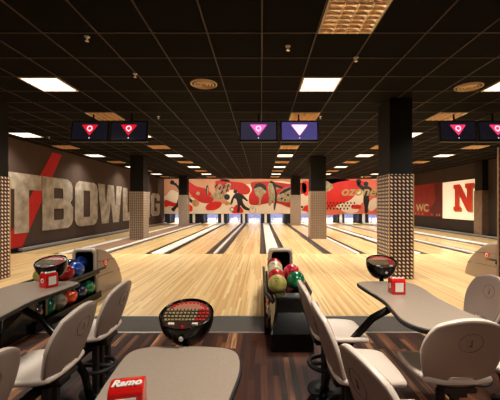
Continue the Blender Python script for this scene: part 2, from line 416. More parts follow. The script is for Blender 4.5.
# ------------------------------------------------------------------ mural (printed masking panels, lying flat)
K = 25.0/323
mu = thing('mural', 'long red and cream bowling mural hung across the far end above the pins', 'mural', (0, YM, 0))
for lp_ in lamps: lp_.parent = mu
def P(pts): return [((px-261)*K, CAMZ-(py-205.3)*K) for px, py in pts]     # mural sheet units of 7.7 cm
MF = lambda lay: frame_m((0, -.004*lay, 0), (1, 0, 0), (0, 0, 1), (0, -1, 0))
def art(nm, loops, m, lay, sm=True): return shape(nm, [smooth_loop(P(l)) if sm else P(l) for l in loops], m, MF(lay), .004, mu)
def disc(nm, cx, cy, r, m, lay, ry=None, rot=0): return shape(nm, [P(circ(cx, cy, r, 18, ry, rot))], m, MF(lay), .004, mu)
bm = bmesh.new(); bm_box(bm, XL, XR, 0, .1, CAMZ-8.4*K, CEIL); obj('backing_panel', bm, M['cream'], mu)
art('peach_field', [[(164.5, 179), (222, 179), (230, 184), (222, 196), (232, 205), (205, 200), (185, 196), (172, 190), (164.5, 196)]], M['peach'], 1)
art('peach_field', [[(225, 179), (306, 179), (345, 179), (345, 183), (300, 184), (280, 181), (252, 184), (230, 184)]], M['peach'], 1)
art('pink_field', [[(322, 180), (378, 180), (392, 190), (392, 213), (350, 213), (322, 213)]], M['mpink'], 1)
art('red_swirl', [[(186, 180), (196, 186), (206, 189), (213, 196), (212, 202), (203, 203), (194, 198), (188, 190)]], M['mdred'], 2)
art('red_swirl', [[(165, 200), (172, 202), (178, 204), (180, 208), (170, 206), (165, 207)]], M['mred'], 2)
art('red_swirl', [[(186.5, 204), (192, 206), (192, 211), (186.5, 211)]], M['mred'], 2)
art('red_blob', [[(206, 206), (212, 202), (221, 202), (221, 206), (215, 210), (207, 210)]], M['mred'], 2)
art('red_swirl', [[(216, 181), (228, 181.5), (243, 183), (250, 189), (248, 194), (240, 194), (234, 190), (224, 190), (217, 186)]], M['mdred'], 2)
art('red_blob', [[(232, 212.6), (236, 205), (241, 207), (243, 212.6)]], M['mred'], 2)
art('red_swirl', [[(251, 183), (262, 181.5), (275, 182), (292, 184), (305, 183), (306, 192), (298, 196), (300, 206), (291, 208), (280, 204), (270, 203), (258, 205), (250, 204), (249, 196), (252, 190)]], M['mdred'], 2)
art('red_swirl', [[(303, 182), (309, 182), (312, 190), (306, 196), (302, 190)]], M['mred'], 2)
disc('red_blob', 308, 209, 5, M['mred'], 2, 3.8)
art('cream_wave', [[(265, 206), (272, 204), (282, 206), (296, 209), (306, 212.6), (262, 212.6), (258, 209)]], M['cream'], 3)
art('red_swirl', [[(325, 193), (333, 184), (345, 181), (362, 181), (366, 186), (360, 193), (350, 201), (336, 206), (325, 208)]], M['mred'], 2)
art('cream_wave', [[(336, 206), (350, 200), (358, 192), (364, 190), (366, 198), (360, 205), (357, 212), (346, 212.5), (340, 209)]], M['cream'], 3)
art('cream_wave', [[(368, 204), (374, 198), (380, 201), (376, 208), (370, 211)]], M['cream'], 3)
art('pale_leaf', [[(325, 181), (330, 183), (333, 187), (329, 191), (325, 190)]], M['sketch'], 3)
# bowler behind the left pillar
art('bowler_silhouette', [[(173,182),(175.8,183),(178.4,185.4),(181,185),(185,187),(187,191),(189.5,197),(193.4,201.4),(192.4,203.2),(188,200.4),(185.6,196.6),(185,203),(181,206.4),(177.8,206.6),(175.6,209.4),(173.8,211.6),(171.2,209.2),(173.2,207.2),(175.8,204.8),(178.2,198),(178.6,190.6),(176,186.4),(173,184.4)]], M['ink'], 4)
disc('raised_ball', 172.2, 182.4, 2.2, M['ink'], 4)
disc('tan_ball', 195.6, 203, 3.6, M['mball'], 5)
disc('green_dot', 198, 193.4, 1.8, M['sketch'], 5)
# sketched pins and arm
art('sketched_pins', [[(214, 183), (217, 186), (220, 183.5), (223, 187), (227, 183), (231, 184), (230, 189), (226, 194), (224, 198), (218, 199), (210, 196), (215, 192)]], M['sketch'], 3)
for px, py in ((216, 186), (220, 188), (224, 187), (228, 186), (222, 192), (227, 190)):
    disc('pin_shadow', px, py, .8, M['ink'], 4, 2.4, .5)
    disc('red_pin_band', px+1.4, py+1, .6, M['mred'], 4, 1.4, .5)
disc('sketched_pin', 207.3, 190, 1.4, M['ink'], 4, 5)
disc('sketched_pin', 207.6, 191, .7, M['sketch'], 5, 4)
disc('black_ball', 227, 197, 3, M['ink'], 4)
disc('tan_ball', 226.8, 203.5, 2, M['mball'], 4)
# central bowler
art('bowler_silhouette', [[(236.3,193.2),(238.6,193),(241.3,193.9),(243.4,195.2),(245,197),(246.6,199),(248,200.8),(246.6,201.2),(244.6,199.8),(242.6,198.9),(242.8,201.4),(243.8,203.9),(245.6,206.2),(248,207.8),(250,208.9),(248.8,210.6),(245,209.6),(242.4,207.8),(240.4,205.4),(240,208.3),(239.4,211.9),(236.9,212),(237.6,207),(237.2,202.6),(236.3,199.6),(234.2,198.5),(232.3,203.5),(230.4,203.2),(231.8,198.6),(233.6,195.2)]], M['ink'], 4)
disc('bowler_head', 235.3, 191.6, 1.9, M['ink'], 4)
disc('white_ball', 252.5, 210.2, 3.2, M['cream'], 4); disc('ball_ring', 252.5, 210.2, 3.5, M['ink'], 3)
disc('white_ball', 232, 209.4, 1.7, M['cream'], 4); disc('ball_ring', 232, 209.4, 2.3, M['ink'], 3)
disc('ball_eye', 252.6, 208.8, .6, M['ink'], 5)
# three sketched players
art('sketched_player', [[(254, 188), (257, 185), (261, 184), (265, 187), (266, 192), (263, 195), (261, 200), (260, 205), (258.6, 205), (259, 198), (256, 195)]], M['sketch'], 4)
art('player_hair', [[(253.4, 189), (256, 184), (261, 183), (265.6, 186), (266, 191), (262, 187.6), (258, 187)]], M['ink'], 5)
art('sketched_player', [[(268, 185), (270.5, 182), (273, 183), (275, 187), (280, 188), (276, 190), (276.4, 196), (275, 201), (274.6, 209), (273.6, 209), (273, 200), (271, 205), (268.6, 205), (269, 197), (268, 190)]], M['sketch'], 4)
art('player_shadow', [[(272, 182), (277, 184.6), (283, 187), (281, 188.6), (276, 187.4), (277, 195), (275.4, 208), (274, 208), (275, 193)]], M['ink'], 5)
art('player_hair', [[(269.4, 182.6), (271, 180.8), (273.4, 182), (272.6, 183.4)]], M['ink'], 5)
art('sketched_player', [[(277, 197), (281, 191), (287, 187.5), (293, 187), (300, 189), (300, 196), (294, 199), (290, 202), (284, 202), (278, 201)]], M['sketch'], 4)
art('player_shadow', [[(279, 194), (284, 189.4), (291, 187), (296, 187), (290, 190), (284, 193)]], M['ink'], 5)
for px, py, r in ((281.6, 198.6, 1.1), (285, 200, .9), (288, 195, 1.2), (274.4, 209.6, .7), (302, 207, 1.2), (302.6, 209.8, .7), (302.4, 191, 1)): disc('ink_dot', px, py, r, M['ink'], 6)
bm = bmesh.new()
# dotted pin pattern
dots = []
for j, yy in enumerate((203, 205.8, 208.6)):
    for k in range(9-j):
        disc('pin_dot', 327+3.4*k+(1.7 if j % 2 else 0), yy, .8, M['ink'], 5, 1.0)
bm.free()
art('red_dash', [[(352, 205), (360, 205), (360, 208.6), (352, 208.6)]], M['mred'], 4)
text('word_ozone', 'ozone', 1.0, mat('word_tan', rgb(190, 160, 104), .6), frame_m((7.52, -.034, 2.47), (1, 0, 0), (0, 0, 1), (0, -1, 0)), .006, mu, .025, .25, 1.08)
# bowler on the right
art('bowler_silhouette', [[(358,182),(361,184.4),(363.6,186.4),(367.6,186),(370.6,187.6),(373.4,190.6),(377.4,193.6),(376.4,195.6),(372.4,194),(369.8,192.6),(368.9,197),(369.2,201),(368,207),(367.6,212.7),(364.8,212.7),(364.4,206.6),(363.2,201),(363.4,196.6),(363.2,191.6),(360.4,188.6),(356.8,185.4)]], M['ink'], 6)
disc('raised_ball', 358.6, 181.9, 2.7, M['ink'], 6)
disc('bowler_head', 365.8, 184, 2.5, M['ink'], 6)

# ------------------------------------------------------------------ left wall lettering
sg = thing('wall_lettering', 'huge concrete textured word TBOWLING in block letters on brown left wall', 'lettering', (XL, 0, 0))
LO = frame_m((0, 0, 0), (0, 1, 0), (0, 0, 1), (1, 0, 0))
Z0, Z1 = .53, 2.40
def letter(nm, loops, y0, y1, z0=Z0, z1=Z1):
    return shape(nm, [[(y0+a*(y1-y0), z0+b*(z1-z0)) for a, b in lp] for lp in loops], M['concrete'], frame_m((.014, 0, 0), (0, 1, 0), (0, 0, 1), (1, 0, 0)), .012, sg)
letter('letter_t', [[(0, 1), (1, 1), (1, .73), (.67, .73), (.67, 0), (.33, 0), (.33, .73), (0, .73)]], 9.2, 11.0)
letter('letter_b', [[(0, 0), (.82, 0), (.94, .06), (1, .15), (1, .42), (.9, .52), (.98, .6), (.98, .86), (.92, .95), (.8, 1), (0, 1)],
                    [(.34, .18), (.34, .4), (.66, .4), (.66, .18)], [(.34, .6), (.34, .8), (.64, .8), (.64, .6)]], 11.05, 12.85)
letter('letter_o', [[(.18, 0), (.82, 0), (.94, .05), (1, .15), (1, .85), (.94, .95), (.82, 1), (.18, 1), (.06, .95), (0, .85), (0, .15), (.06, .05)],
                    [(.35, .2), (.35, .8), (.65, .8), (.65, .2)]], 12.98, 14.78)
letter('letter_w', [[(0, 1), (.24, 1), (.30, .42), (.38, 1), (.62, 1), (.70, .42), (.76, 1), (1, 1), (.86, 0), (.6, 0), (.5, .55), (.4, 0), (.14, 0)]], 14.82, 17.35)
letter('letter_l', [[(0, 0), (1, 0), (1, .25), (.45, .25), (.45, 1), (0, 1)]], 17.5, 18.8, .55, 2.36)
letter('letter_i', [[(0, 0), (1, 0), (1, 1), (0, 1)]], 18.98, 19.6, .57, 2.34)
letter('letter_n', [[(0, 0), (.3, 0), (.3, .5), (.68, 0), (1, 0), (1, 1), (.7, 1), (.7, .5), (.32, 1), (0, 1)]], 19.8, 21.75, .6, 2.3)
letter('letter_g', [[(.16, 0), (.84, 0), (1, .12), (1, .55), (.5, .55), (.5, .38), (.66, .38), (.66, .2), (.34, .2), (.34, .8), (.66, .8), (.66, .68), (1, .68), (1, .88), (.84, 1), (.16, 1), (0, .88), (0, .12)]], 21.98, 23.85, .65, 2.24)
tag(shape('wall_stripe', [[(9.47, .1), (10.13, .1), (12.15, 3.3), (11.6, 3.3), (10.93, 2.36), (10.45, 1.6), (9.62, .5)]], M['red'], frame_m((XL, 0, 0), (0, 1, 0), (0, 0, 1), (1, 0, 0)), .01),
    'diagonal red painted stripe crossing behind the big letters on left wall', 'stripe')

# ------------------------------------------------------------------ right wall panels
RW = lambda lay: frame_m((-.004*lay-.03, 0, 0), (0, -1, 0), (0, 0, 1), (-1, 0, 0))
wc = thing('wall_panel', 'dark red wall panel with the letters WC, on the right wall', 'panel', (XR, 0, 0))
bm = bmesh.new(); bm_box(bm, -.03, 0, 18.15, 22.6, .74, 2.70); obj('panel_board', bm, M['wcred'], wc)
def rw(pts): return [(-yy, zz) for yy, zz in pts]
shape('dark_pin_print', [rw([(19.2, .76), (18.2, .76), (18.2, 2.68), (19.0, 2.68), (18.8, 1.7), (19.4, 1.2)])], mat('panel_darker', rgb(96, 18, 14), .5, var=.2, scale=2), RW(0), .004, wc)
text('letters_wc', 'WC', .62, M['mtext'], frame_m((-.04, 20.35, 1.22), (0, -1, 0), (0, 0, 1), (-1, 0, 0)), .006, wc, .02, 0, 1.45)
for k, yy in enumerate((21.3, 20.9, 20.4, 19.3, 18.75, 18.5)):
    shape('arrow_mark', [rw([(yy, .8), (yy-.18, .8), (yy-.09, .95)])], M['tan'], RW(1), .004, wc)
ns = thing('wall_sign', 'bright cream backlit wall sign with a red block N', 'sign', (XR, 0, 0))
bm = bmesh.new(); bm_box(bm, -.05, 0, 14.9, 18.05, .68, 2.66); obj('sign_box', bm, M['sign'], ns)
def nl(s, c):
    pts = [(0, 1), (.36, 1), (.72, .42), (.72, .84), (.62, .84), (.62, 1), (1.08, 1), (1.08, .84), (.96, .84), (.96, 0), (.72, 0), (.30, .62), (.30, .16), (.42, .16), (.42, 0), (0, 0), (0, .16), (.08, .16), (.08, .84), (0, .84)]
    return pts
def n_loop(y0, z0, w, h): return [rw([(y0-a*w, z0+b*h) for a, b in nl(0, 0)])]
shape('letter_shadow', n_loop(16.93, 1.05, 1.55, 1.36), M['tan'], frame_m((-.055, 0, 0), (0, -1, 0), (0, 0, 1), (-1, 0, 0)), .004, ns)
shape('letter_n', n_loop(17.02, 1.12, 1.55, 1.36), M['nred'], frame_m((-.06, 0, 0), (0, -1, 0), (0, 0, 1), (-1, 0, 0)), .006, ns)

# ------------------------------------------------------------------ pillars
def pillar(x0, x1, y0, y1, zc, m, label):
    t = thing('pillar', label, 'pillar', ((x0+x1)/2, (y0+y1)/2, 0), 0)
    hx, hy = (x1-x0)/2, (y1-y0)/2
    box('upper_shaft', -hx+.015, hx-.015, -hy+.015, hy-.015, zc, CEIL-.01, M['black'], t)
    box('metal_cladding', -hx, hx, -hy, hy, 0.003, zc, m, t)
    bm = bmesh.new()
    for sx in (-1, 1):
        for sy in (-1, 1): bm_box(bm, sx*hx-.008, sx*hx+.008, sy*hy-.008, sy*hy+.008, .003, zc+.003)
    obj('corner_trim', bm, M['tan'], t)
    return t
pillar(2.42, 2.88, 6.1, 6.72, 1.99, M['clad'], 'black pillar with bright studded metal cladding behind the right table')
pillar(2.05, 2.71, 13.4, 14.0, 1.99, M['clad2'], 'black pillar with plain tan cladding standing between lanes, right of centre')
pillar(2.08, 2.74, 22.3, 22.9, 2.11, M['clad2'], 'farthest pillar right of centre, pale cladding, in front of the mural')
pillar(-5.37, -4.80, 13.2, 13.8, 1.97, M['clad3'], 'pillar with pale metal cladding in front of the wall lettering')
pillar(-5.6, -5.0, 21.9, 22.5, 2.1, M['clad3'], 'farthest pillar on the left, before the mural bowler')
pillar(-5.5, -4.9, 5.7, 6.3, 1.95, M['clad'], 'dark pillar with gold studded cladding at the left edge')
pillar(2.47, 3.07, 2.75, 3.36, 2.0, M['clad'], 'dark studded pillar at the far right edge of the picture')
t = thing('wall_column', 'black wall column with ribbed steel cladding right of the N sign', 'column', (0, 0, 0))
box('upper_shaft', 9.93, XR, 14.5, 15.0, 2.07, CEIL-.01, M['black'], t)
bm = bmesh.new(); bm_box(bm, 9.9, XR, 14.47, 15.02, .002, 2.07)
for k in range(13): bm_box(bm, 9.89, XR, 14.46, 15.03, .1+.155*k, .11+.155*k)
obj('steel_cladding', bm, mat('ribbed_steel', rgb(150, 126, 104), .35, .5, var=.15, scale=5), t)

# ------------------------------------------------------------------ ceiling lights
cols = {-7.105: 'the leftmost line', -3.87: 'the line left of centre', .659: 'the centre line', 3.894: 'the line right of centre', 7.129: 'the rightmost line'}
def cell_bm():
    bm = bmesh.new(); a = .3
    for s in (-1, 1):
        bm_box(bm, s*a-.012, s*a+.012, -a-.012, a+.012, -.012, .0); bm_box(bm, -a, a, s*a-.012, s*a+.012, -.012, .0)
    return bm
lit0 = thing('ceiling_light', 'x', 'ceiling light', (0, 0, 0))
obj('frame', cell_bm(), M['frame'], lit0)
bm = bmesh.new(); bm_box(bm, -.29, .29, -.29, .29, -.006, .0); obj('diffuser', bm, M['lit'], lit0)
bm = bmesh.new()
for k in (-1, 0, 1): bm_box(bm, k*.145-.004, k*.145+.004, -.29, .29, -.010, -.006)
for k in (-1, 1): bm_box(bm, -.29, .29, k*.1-.003, k*.1+.003, -.010, -.006)
obj('louvre', bm, M['frame'], lit0)
off0 = thing('ceiling_light', 'x', 'ceiling light', (0, 0, 0))
obj('frame', cell_bm(), M['frame'], off0)
bm = bmesh.new(); bm_box(bm, -.29, .29, -.29, .29, -.002, .0)
for k in range(4):      # curved reflector troughs
    c0 = -.22+.145*k
    for j in range(6):
        a0, a1 = PI*j/6, PI*(j+1)/6
        q = [bm.verts.new((c0-.07*math.cos(a), yy, -.003-.02*(1-math.sin(a)))) for a in (a0, a1) for yy in (-.285, .285)]
        bm.faces.new((q[0], q[1], q[3], q[2]))
obj('reflector', bm, M['reflector'], off0)
bm = bmesh.new()
for k in range(-3, 4): bm_box(bm, -.29, .29, k*.085-.003, k*.085+.003, -.026, -.006)
for k in (-1, 0, 1): bm_box(bm, k*.145-.004, k*.145+.004, -.29, .29, -.028, -.006)
obj('louvre_blades', bm, M['louvre'], off0)
for o_ in (lit0, off0): pass
used = {True: False, False: False}
POWER = 58
for X0, cn in cols.items():
    nl_, no_ = 0, 0
    for r in range(-3, 12):
        yc = 3.4865+1.941*r
        if yc > 24.6: continue
        lit = (r % 2 != 0)
        if yc < 2.4 and not lit: continue
        cx = X0+S/2
        if yc > 2.4:
            k = nl_ if lit else no_
            lab = ('lit white' if lit else 'unlit golden louvred')+' ceiling panel, %s in %s' % (ORD[min(k, 7)], cn)
            if lit: nl_ += 1
            else: no_ += 1
        else: lab = 'lit white ceiling panel behind the viewer, %s, %s' % (cn, 'nearer' if yc > 0 else 'farther')
        src = lit0 if lit else off0
        loc = (cx, yc, CEIL-.006)
        g = 'lit ceiling panels' if lit else 'unlit ceiling panels'
        if not used[lit]: src.location = loc; src['label'] = lab; src['group'] = g; used[lit] = True
        else: dup(src, loc, None, lab, g)
        if lit:
            li = bpy.data.lights.new('panel_light', 'AREA'); li.size = .56; li.energy = POWER if yc > 4 else 62
            if yc > 8: li.energy = POWER*1.6
            if X0 < -7: li.energy *= .35
            li.color = (1.0, .91, .79); li.spread = math.radians(128)
            lo = bpy.data.objects.new('panel_light', li); C.objects.link(lo); lo.location = (cx, yc, CEIL-.03)
# near centre louvred fixture is two cells long
dup(off0, (.659+S/2, 3.4865-S, CEIL-.006), None, 'unlit golden louvred panel overhead at the top edge of the picture', 'unlit ceiling panels')

# round vents, sprinklers, small spots
def vent(x, y, label):
    t = thing('ceiling_vent', label, 'air vent', (x, y, CEIL))
    bm = bmesh.new()
    for r in (.225, .17, .12, .07): bm_lathe(bm, [(r-.022, -.004), (r-.018, -.028 if r < .2 else -.016), (r, -.018 if r < .2 else -.006), (r, .002), (r-.022, -.004)], 28)
    obj('grille_rings', bm, M['vent'], t, True)
    bm = bmesh.new(); bm_lathe(bm, [(0, -.004), (.22, -.004), (.22, .0), (0, .0)], 28); obj('back_plate', bm, M['ventdark'], t)
vent(.012-S*1.5, 5.42, 'round tan ceiling vent left of the centre screens')
vent(.012+S*5.5, 5.55, 'round tan ceiling vent at upper right')
def sprinkler(x, y, label):
    t = thing('sprinkler', label, 'sprinkler', (x, y, CEIL))
    bm = bmesh.new(); bm_lathe(bm, [(0, 0), (.035, 0), (.03, -.01), (.01, -.015), (.01, -.05), (0, -.05)], 12); obj('body', bm, M['alu'], t, True)
    bm = bmesh.new(); bm_lathe(bm, [(0, -.052), (.022, -.052), (.022, -.056), (0, -.056)], 12); obj('deflector', bm, M['alu'], t)
for x, y, lb in ((.345, 4.13, 'small sprinkler head left of the big golden louvre'), (1.31, 4.45, 'small sprinkler head right of the big golden louvre'), (-2.1, 3.9, 'small sprinkler head at upper left on the tile line'),
                 (-1.95, 5.0, 'small sprinkler head at upper left, below the other one'), (-6.3, 9.6, 'small spot by the left wall lights'), (5.6, 6.9, 'small sprinkler above the right screens'), (1.36, 7.4, 'small pale spot right of the centre screens'), (-2.35, 7.4, 'small pale spot right of the left screens')):
    sprinkler(x, y, lb)

# ------------------------------------------------------------------ screens
def screen(x, label, scr, ic, ring, edge=None, w=.82, rz=0, fill=None):
    t = thing('monitor', label, 'monitor', (x, 7.0, 3.235), rz)
    t.rotation_euler = (math.radians(-9), 0, rz)
    h = .475
    box('case', -w/2, w/2, 0, .07, -h, 0, M['rubber'], t, .008)
    box('display', -w/2+.03, w/2-.03, -.004, .002, -h+.045, -.035, scr, t)
    f = lambda lay: frame_m((0, -.004-.003*lay, -.21), (1, 0, 0), (0, 0, 1), (0, -1, 0))
    tri = lambda s: [[(-.17*s, .10*s), (-.15*s, .115*s), (.15*s, .115*s), (.17*s, .10*s), (.01*s, -.12*s), (-.01*s, -.12*s)]]
    if edge: shape('icon_outline', tri(1.12), edge, f(0), .003, t)
    shape('icon', tri(1.0), ic, f(1), .003, t)
    if ring:
        shape('icon_ring', [circ(0, .03, .062), circ(0, .03, .038)], ring, f(2), .003, t)
        shape('icon_tail', [[(-.012, -.01), (.012, -.01), (.012, -.045), (-.012, -.045)]], ring, f(2), .003, t)
    shape('status_lamp', [circ(0, -.185, .012)], M['ic_white'], f(1), .003, t)
    bm = bmesh.new(); bm_tube(bm, [(0, .06, -.15), (0, .11, .0), (0, .10, .205)], .02, 8); bm_box(bm, -.12, .12, .06, .1, -.3, -.1)
    obj('ceiling_bracket', bm, M['black'], t)
screen(-.055, 'dark grey screen with pink triangle, left one of the centre pair', M['scr_grey'], M['ic_pink'], M['ic_white'], M['ic_mag'])
screen(.83, 'violet blue screen with a white triangle, right one of the centre pair', M['scr_blue'], M['ic_white'], None, M['ic_mag'])
screen(-3.69, 'black screen with red triangle, leftmost of all', M['scr_dark'], M['ic_red'], M['ic_white'], w=.81)
screen(-2.85, 'black screen with red triangle, right one of the left pair', M['scr_dark'], M['ic_red'], M['ic_white'], w=.81)
screen(4.25, 'black screen with rose triangle, left one of the right pair', M['scr_dark'], M['ic_rose'], M['ic_white'], w=.8)
screen(5.10, 'black screen with rose triangle, cut by the right edge', M['scr_dark'], M['ic_rose'], M['ic_white'], w=.84)

# ------------------------------------------------------------------ ball returns
def ball_return(cx, label):
    t = thing('ball_return', label, 'ball return', (cx, 0, 0))
    # hood: domed shell, open towards the seats
    def arch(y, h, w, r, z0):
        pts = [(-w, y, z0), (-w, y, max(h-r, z0+.01))]
        for k in range(1, 7):
            a = PI-PI/2*k/6; pts.append((-w+r+r*math.cos(a), y, h-r+r*math.sin(a)))
        for k in range(0, 7):
            a = PI/2-PI/2*k/6; pts.append((w-r+r*math.cos(a), y, h-r+r*math.sin(a)))
        pts.append((w, y, z0)); return pts
    st = [(4.95, .735), (5.0, .745), (5.2, .70), (5.4, .62), (5.6, .48), (5.75, .35), (5.85, .22), (5.9, .12)]
    bm = bmesh.new(); rings = []
    for y, h in st:
        w = .185 if y < 5.6 else .185-.03*(y-5.6)/.3
        rings.append([bm.verts.new(p) for p in arch(y, h, w, min(.06, h*.4), .003)])
    inner = [bm.verts.new(p) for p in arch(4.95, .69, .14, .05, .003)]
    rings.insert(0, inner)
    for A, B in zip(rings[:-1], rings[1:]):
        for k in range(len(A)-1): bm.faces.new((A[k], A[k+1], B[k+1], B[k]))
    bm.faces.new(rings[-1])
    hood = obj('hood', bm, M['hood'], t, True)
    bm = bmesh.new()
    A = [bm.verts.new(p) for p in arch(4.955, .692, .142, .05, .003)]; B = [bm.verts.new(p) for p in arch(5.3, .62, .142, .05, .003)]
    for k in range(len(A)-1): bm.faces.new((A[k], A[k+1], B[k+1], B[k]))
    bm.faces.new(B); obj('opening_liner', bm, M['black'], hood, True)
    bm = bmesh.new(); A = arch(4.945, .735, .182, .06, .3); B = arch(4.945, .69, .14, .05, .3)
    A1 = [bm.verts.new(p) for p in A]; B1 = [bm.verts.new(p) for p in B]
    A2 = [bm.verts.new((p[0], 4.93, p[2])) for p in A]; B2 = [bm.verts.new((p[0], 4.93, p[2])) for p in B]
    for Q, R in ((A1, A2), (A2, B2), (B2, B1)):
        for k in range(len(Q)-1): bm.faces.new((Q[k], Q[k+1], R[k+1], R[k]))
    obj('opening_rim', bm, M['hoodrim'], hood, True)
    for s in (-1, 1):
        for zz, ye in ((.27, 5.8), (.5, 5.55)):
            bm = bmesh.new(); bm_tube(bm, [(s*.187, 4.97, zz+.03), (s*.187, (4.97+ye)/2, zz+.015), (s*(.186 if zz > .3 else .168), ye, zz-.01)], .006, 6); obj('moulded_seam', bm, M['groove'], hood)
        m4 = frame_m((s*.187, 5.22, .46), (0, s, 0), (0, 0, 1), (s, 0, 0))
        lg = shape('logo', [[(-.1, .06), (.1, .06), (0, -.085)]], M['napred'], m4, .004, hood)
        shape('logo_ring', [circ(0, .012, .038), circ(0, .012, .024)], M['white'], m4 @ Matrix.Translation((0, 0, .004)), .003, hood)
    # tray
    bm = bmesh.new()
    bm_box(bm, -.235, .235, 3.62, 4.94, .36, .391)
    for s in (-1, 0, 1):
        bm_tube(bm, [(s*.22, 3.6, .39), (s*.22, 4.94, .39)], .012, 8)
    obj('upper_tray', bm, M['gloss'], t)
    for s in (-1, 1):
        bm = bmesh.new(); bm_tube(bm, [(s*.17, 3.45, .36), (s*.22, 3.5, .42), (s*.255, 3.62, .43), (s*.26, 5.05, .43)], .019, 8); obj('side_rail', bm, M['rubber'], t, True)
        for yy in (3.75, 4.3, 4.85): box('stanchion', s*.20-.012, s*.20+.012, yy-.02, yy+.02, .06, .362, M['gloss'], t)
    bm = bmesh.new(); bm_box(bm, -.24, .24, 3.5, 4.94, .003, .075); bm_box(bm, -.262, -.245, 3.5, 4.94, .003, .10); bm_box(bm, .245, .262, 3.5, 4.94, .003, .10)
    obj('lower_tray', bm, M['gloss'], t)
    prof = [(3.06, .003), (3.10, .16), (3.22, .33), (3.36, .44), (3.52, .45), (3.60, .36), (3.60, .003)]
    bm = bmesh.new(); a = [bm.verts.new((-.21, y, z)) for y, z in prof]; b = [bm.verts.new((.21, y, z)) for y, z in prof]
    a[2].co.x = a[3].co.x = a[4].co.x = -.15; b[2].co.x = b[3].co.x = b[4].co.x = .15
    bm.faces.new(a); bm.faces.new(b[::-1])
    for k in range(len(prof)): bm.faces.new((a[k], a[(k+1) % 7], b[(k+1) % 7], b[k]))
    obj('front_end', bm, M['gloss'], t, bevel=.02)
    return t
ball_return(-2.70, 'taupe hooded ball return with full black rack, left behind the table')
ball_return(.30, 'ball return seen head on in the centre, black rack and pale hood')
ball_return(4.38, 'taupe ball return hood with red triangle logo at the right edge').location.y = .78

BALLS = {}
def ball(x, y, z, key, c, c2, label, sc=6):
    if key not in BALLS: BALLS[key] = ball_mat('ball_'+key, c, c2, sc)
    t = thing('bowling_ball', label, 'bowling ball', (x, y, z), random.uniform(-.5, .5), 'balls on the ball returns')
    bm = bmesh.new(); bmesh.ops.create_uvsphere(bm, u_segments=28, v_segments=18, radius=.108); obj('ball_body', bm, BALLS[key], t, True)
    d = Vector((0, -.75, .66)).normalized()
    for ox, oz in ((-.014, .01), (.014, .01), (0, -.022)):
        v = (d+Vector((ox, oz*.66, oz*.75))*9.2).normalized()*.1083
        bm = bmesh.new(); bm_lathe(bm, [(0, .0006), (.008, .0006), (.008, -.002), (0, -.002)], 10)
        bmesh.ops.transform(bm, matrix=Matrix.Translation(v) @ v.to_track_quat('Z', 'Y').to_matrix().to_4x4(), verts=bm.verts[:])
        obj('finger_hole', bm, M['black'], t)
R_, Y_, G_, CR = rgb(200, 20, 30), rgb(178, 168, 84), rgb(16, 104, 62), rgb(206, 190, 150)
ZU, ZL = .5, .184
cL, cC = -2.70, .30
ball(cC-.11, 3.70, ZU, 'olive', Y_, rgb(206, 194, 120), 'yellow green ball at the front of the centre rack, left row')
ball(cC-.11, 4.02, ZU, 'red', R_, rgb(226, 60, 60), 'red ball right behind the yellow green one on the centre rack')
ball(cC-.11, 4.32, ZU, 'cream', CR, rgb(224, 212, 176), 'cream ball behind the red one in centre rack left row')
ball(cC-.10, 4.62, ZU, 'cream', CR, None, 'cream ball nearest the hood but one, centre rack left row')
ball(cC-.10, 4.86, ZU, 'darkred', rgb(150, 16, 20), rgb(190, 40, 40), 'dark red ball emerging from the centre hood')
ball(cC+.11, 4.36, ZU, 'crimson', rgb(210, 20, 50), rgb(236, 70, 90), 'bright crimson ball in the right row of the centre rack')
ball(cC+.12, 3.88, ZU, 'green', G_, rgb(40, 150, 96), 'emerald green ball beside the chair, centre rack right row')
ball(cC-.13, 3.95, ZL, 'orange', rgb(230, 60, 20), rgb(244, 90, 40), 'orange ball low on the left side of the centre rack')
ball(cC-.13, 4.25, ZL, 'dark', rgb(40, 30, 34), rgb(80, 40, 40), 'dark ball low on the centre rack behind the orange one')
ball(cC-.13, 3.72, ZL, 'grey', rgb(150, 142, 124), rgb(108, 100, 88), 'grey ball at the low front of the centre rack')
ball(cL-.11, 5.02, ZU, 'blue', rgb(24, 56, 150), rgb(70, 120, 214), 'marbled blue ball in the mouth of the left hood')
ball(cL+.11, 4.52, ZU, 'blue', None, None, 'marbled blue ball nearer the rail of the left rack')
ball(cL+.11, 4.28, ZU, 'darkred', None, None, 'dark red ball next to the keyboard console on the left rack')
ball(cL-.11, 4.76, ZU, 'navy', rgb(18, 24, 56), rgb(40, 50, 90), 'navy ball behind the upper blue balls of the left rack')
ball(cL-.11, 4.50, ZU, 'yellow', rgb(196, 190, 60), rgb(220, 214, 120), 'yellow ball peeking behind the left red napkin dispenser')
ball(cL-.11, 4.16, ZU, 'olive', None, None, 'pale olive ball showing over the far edge of left table')
ball(cL+.13, 4.77, ZL, 'green', None, None, 'dark green ball low beside the left hood')
ball(cL+.13, 4.54, ZL, 'navy', None, None, 'navy ball on the lower tier between green and orange balls')
ball(cL+.13, 4.31, ZL, 'orange', None, None, 'orange red ball on the lower tier of the left rack')
ball(cL+.13, 4.08, ZL, 'grey', None, None, 'grey marbled ball left of the orange ball on lower tier')
ball(cL+.13, 3.85, ZL, 'teal', rgb(14, 66, 50), rgb(24, 100, 74), 'dark teal ball under the edge of the left table')
ball(cL+.13, 3.62, ZL, 'dark', None, None, 'dark ball at the low near end of the left rack')

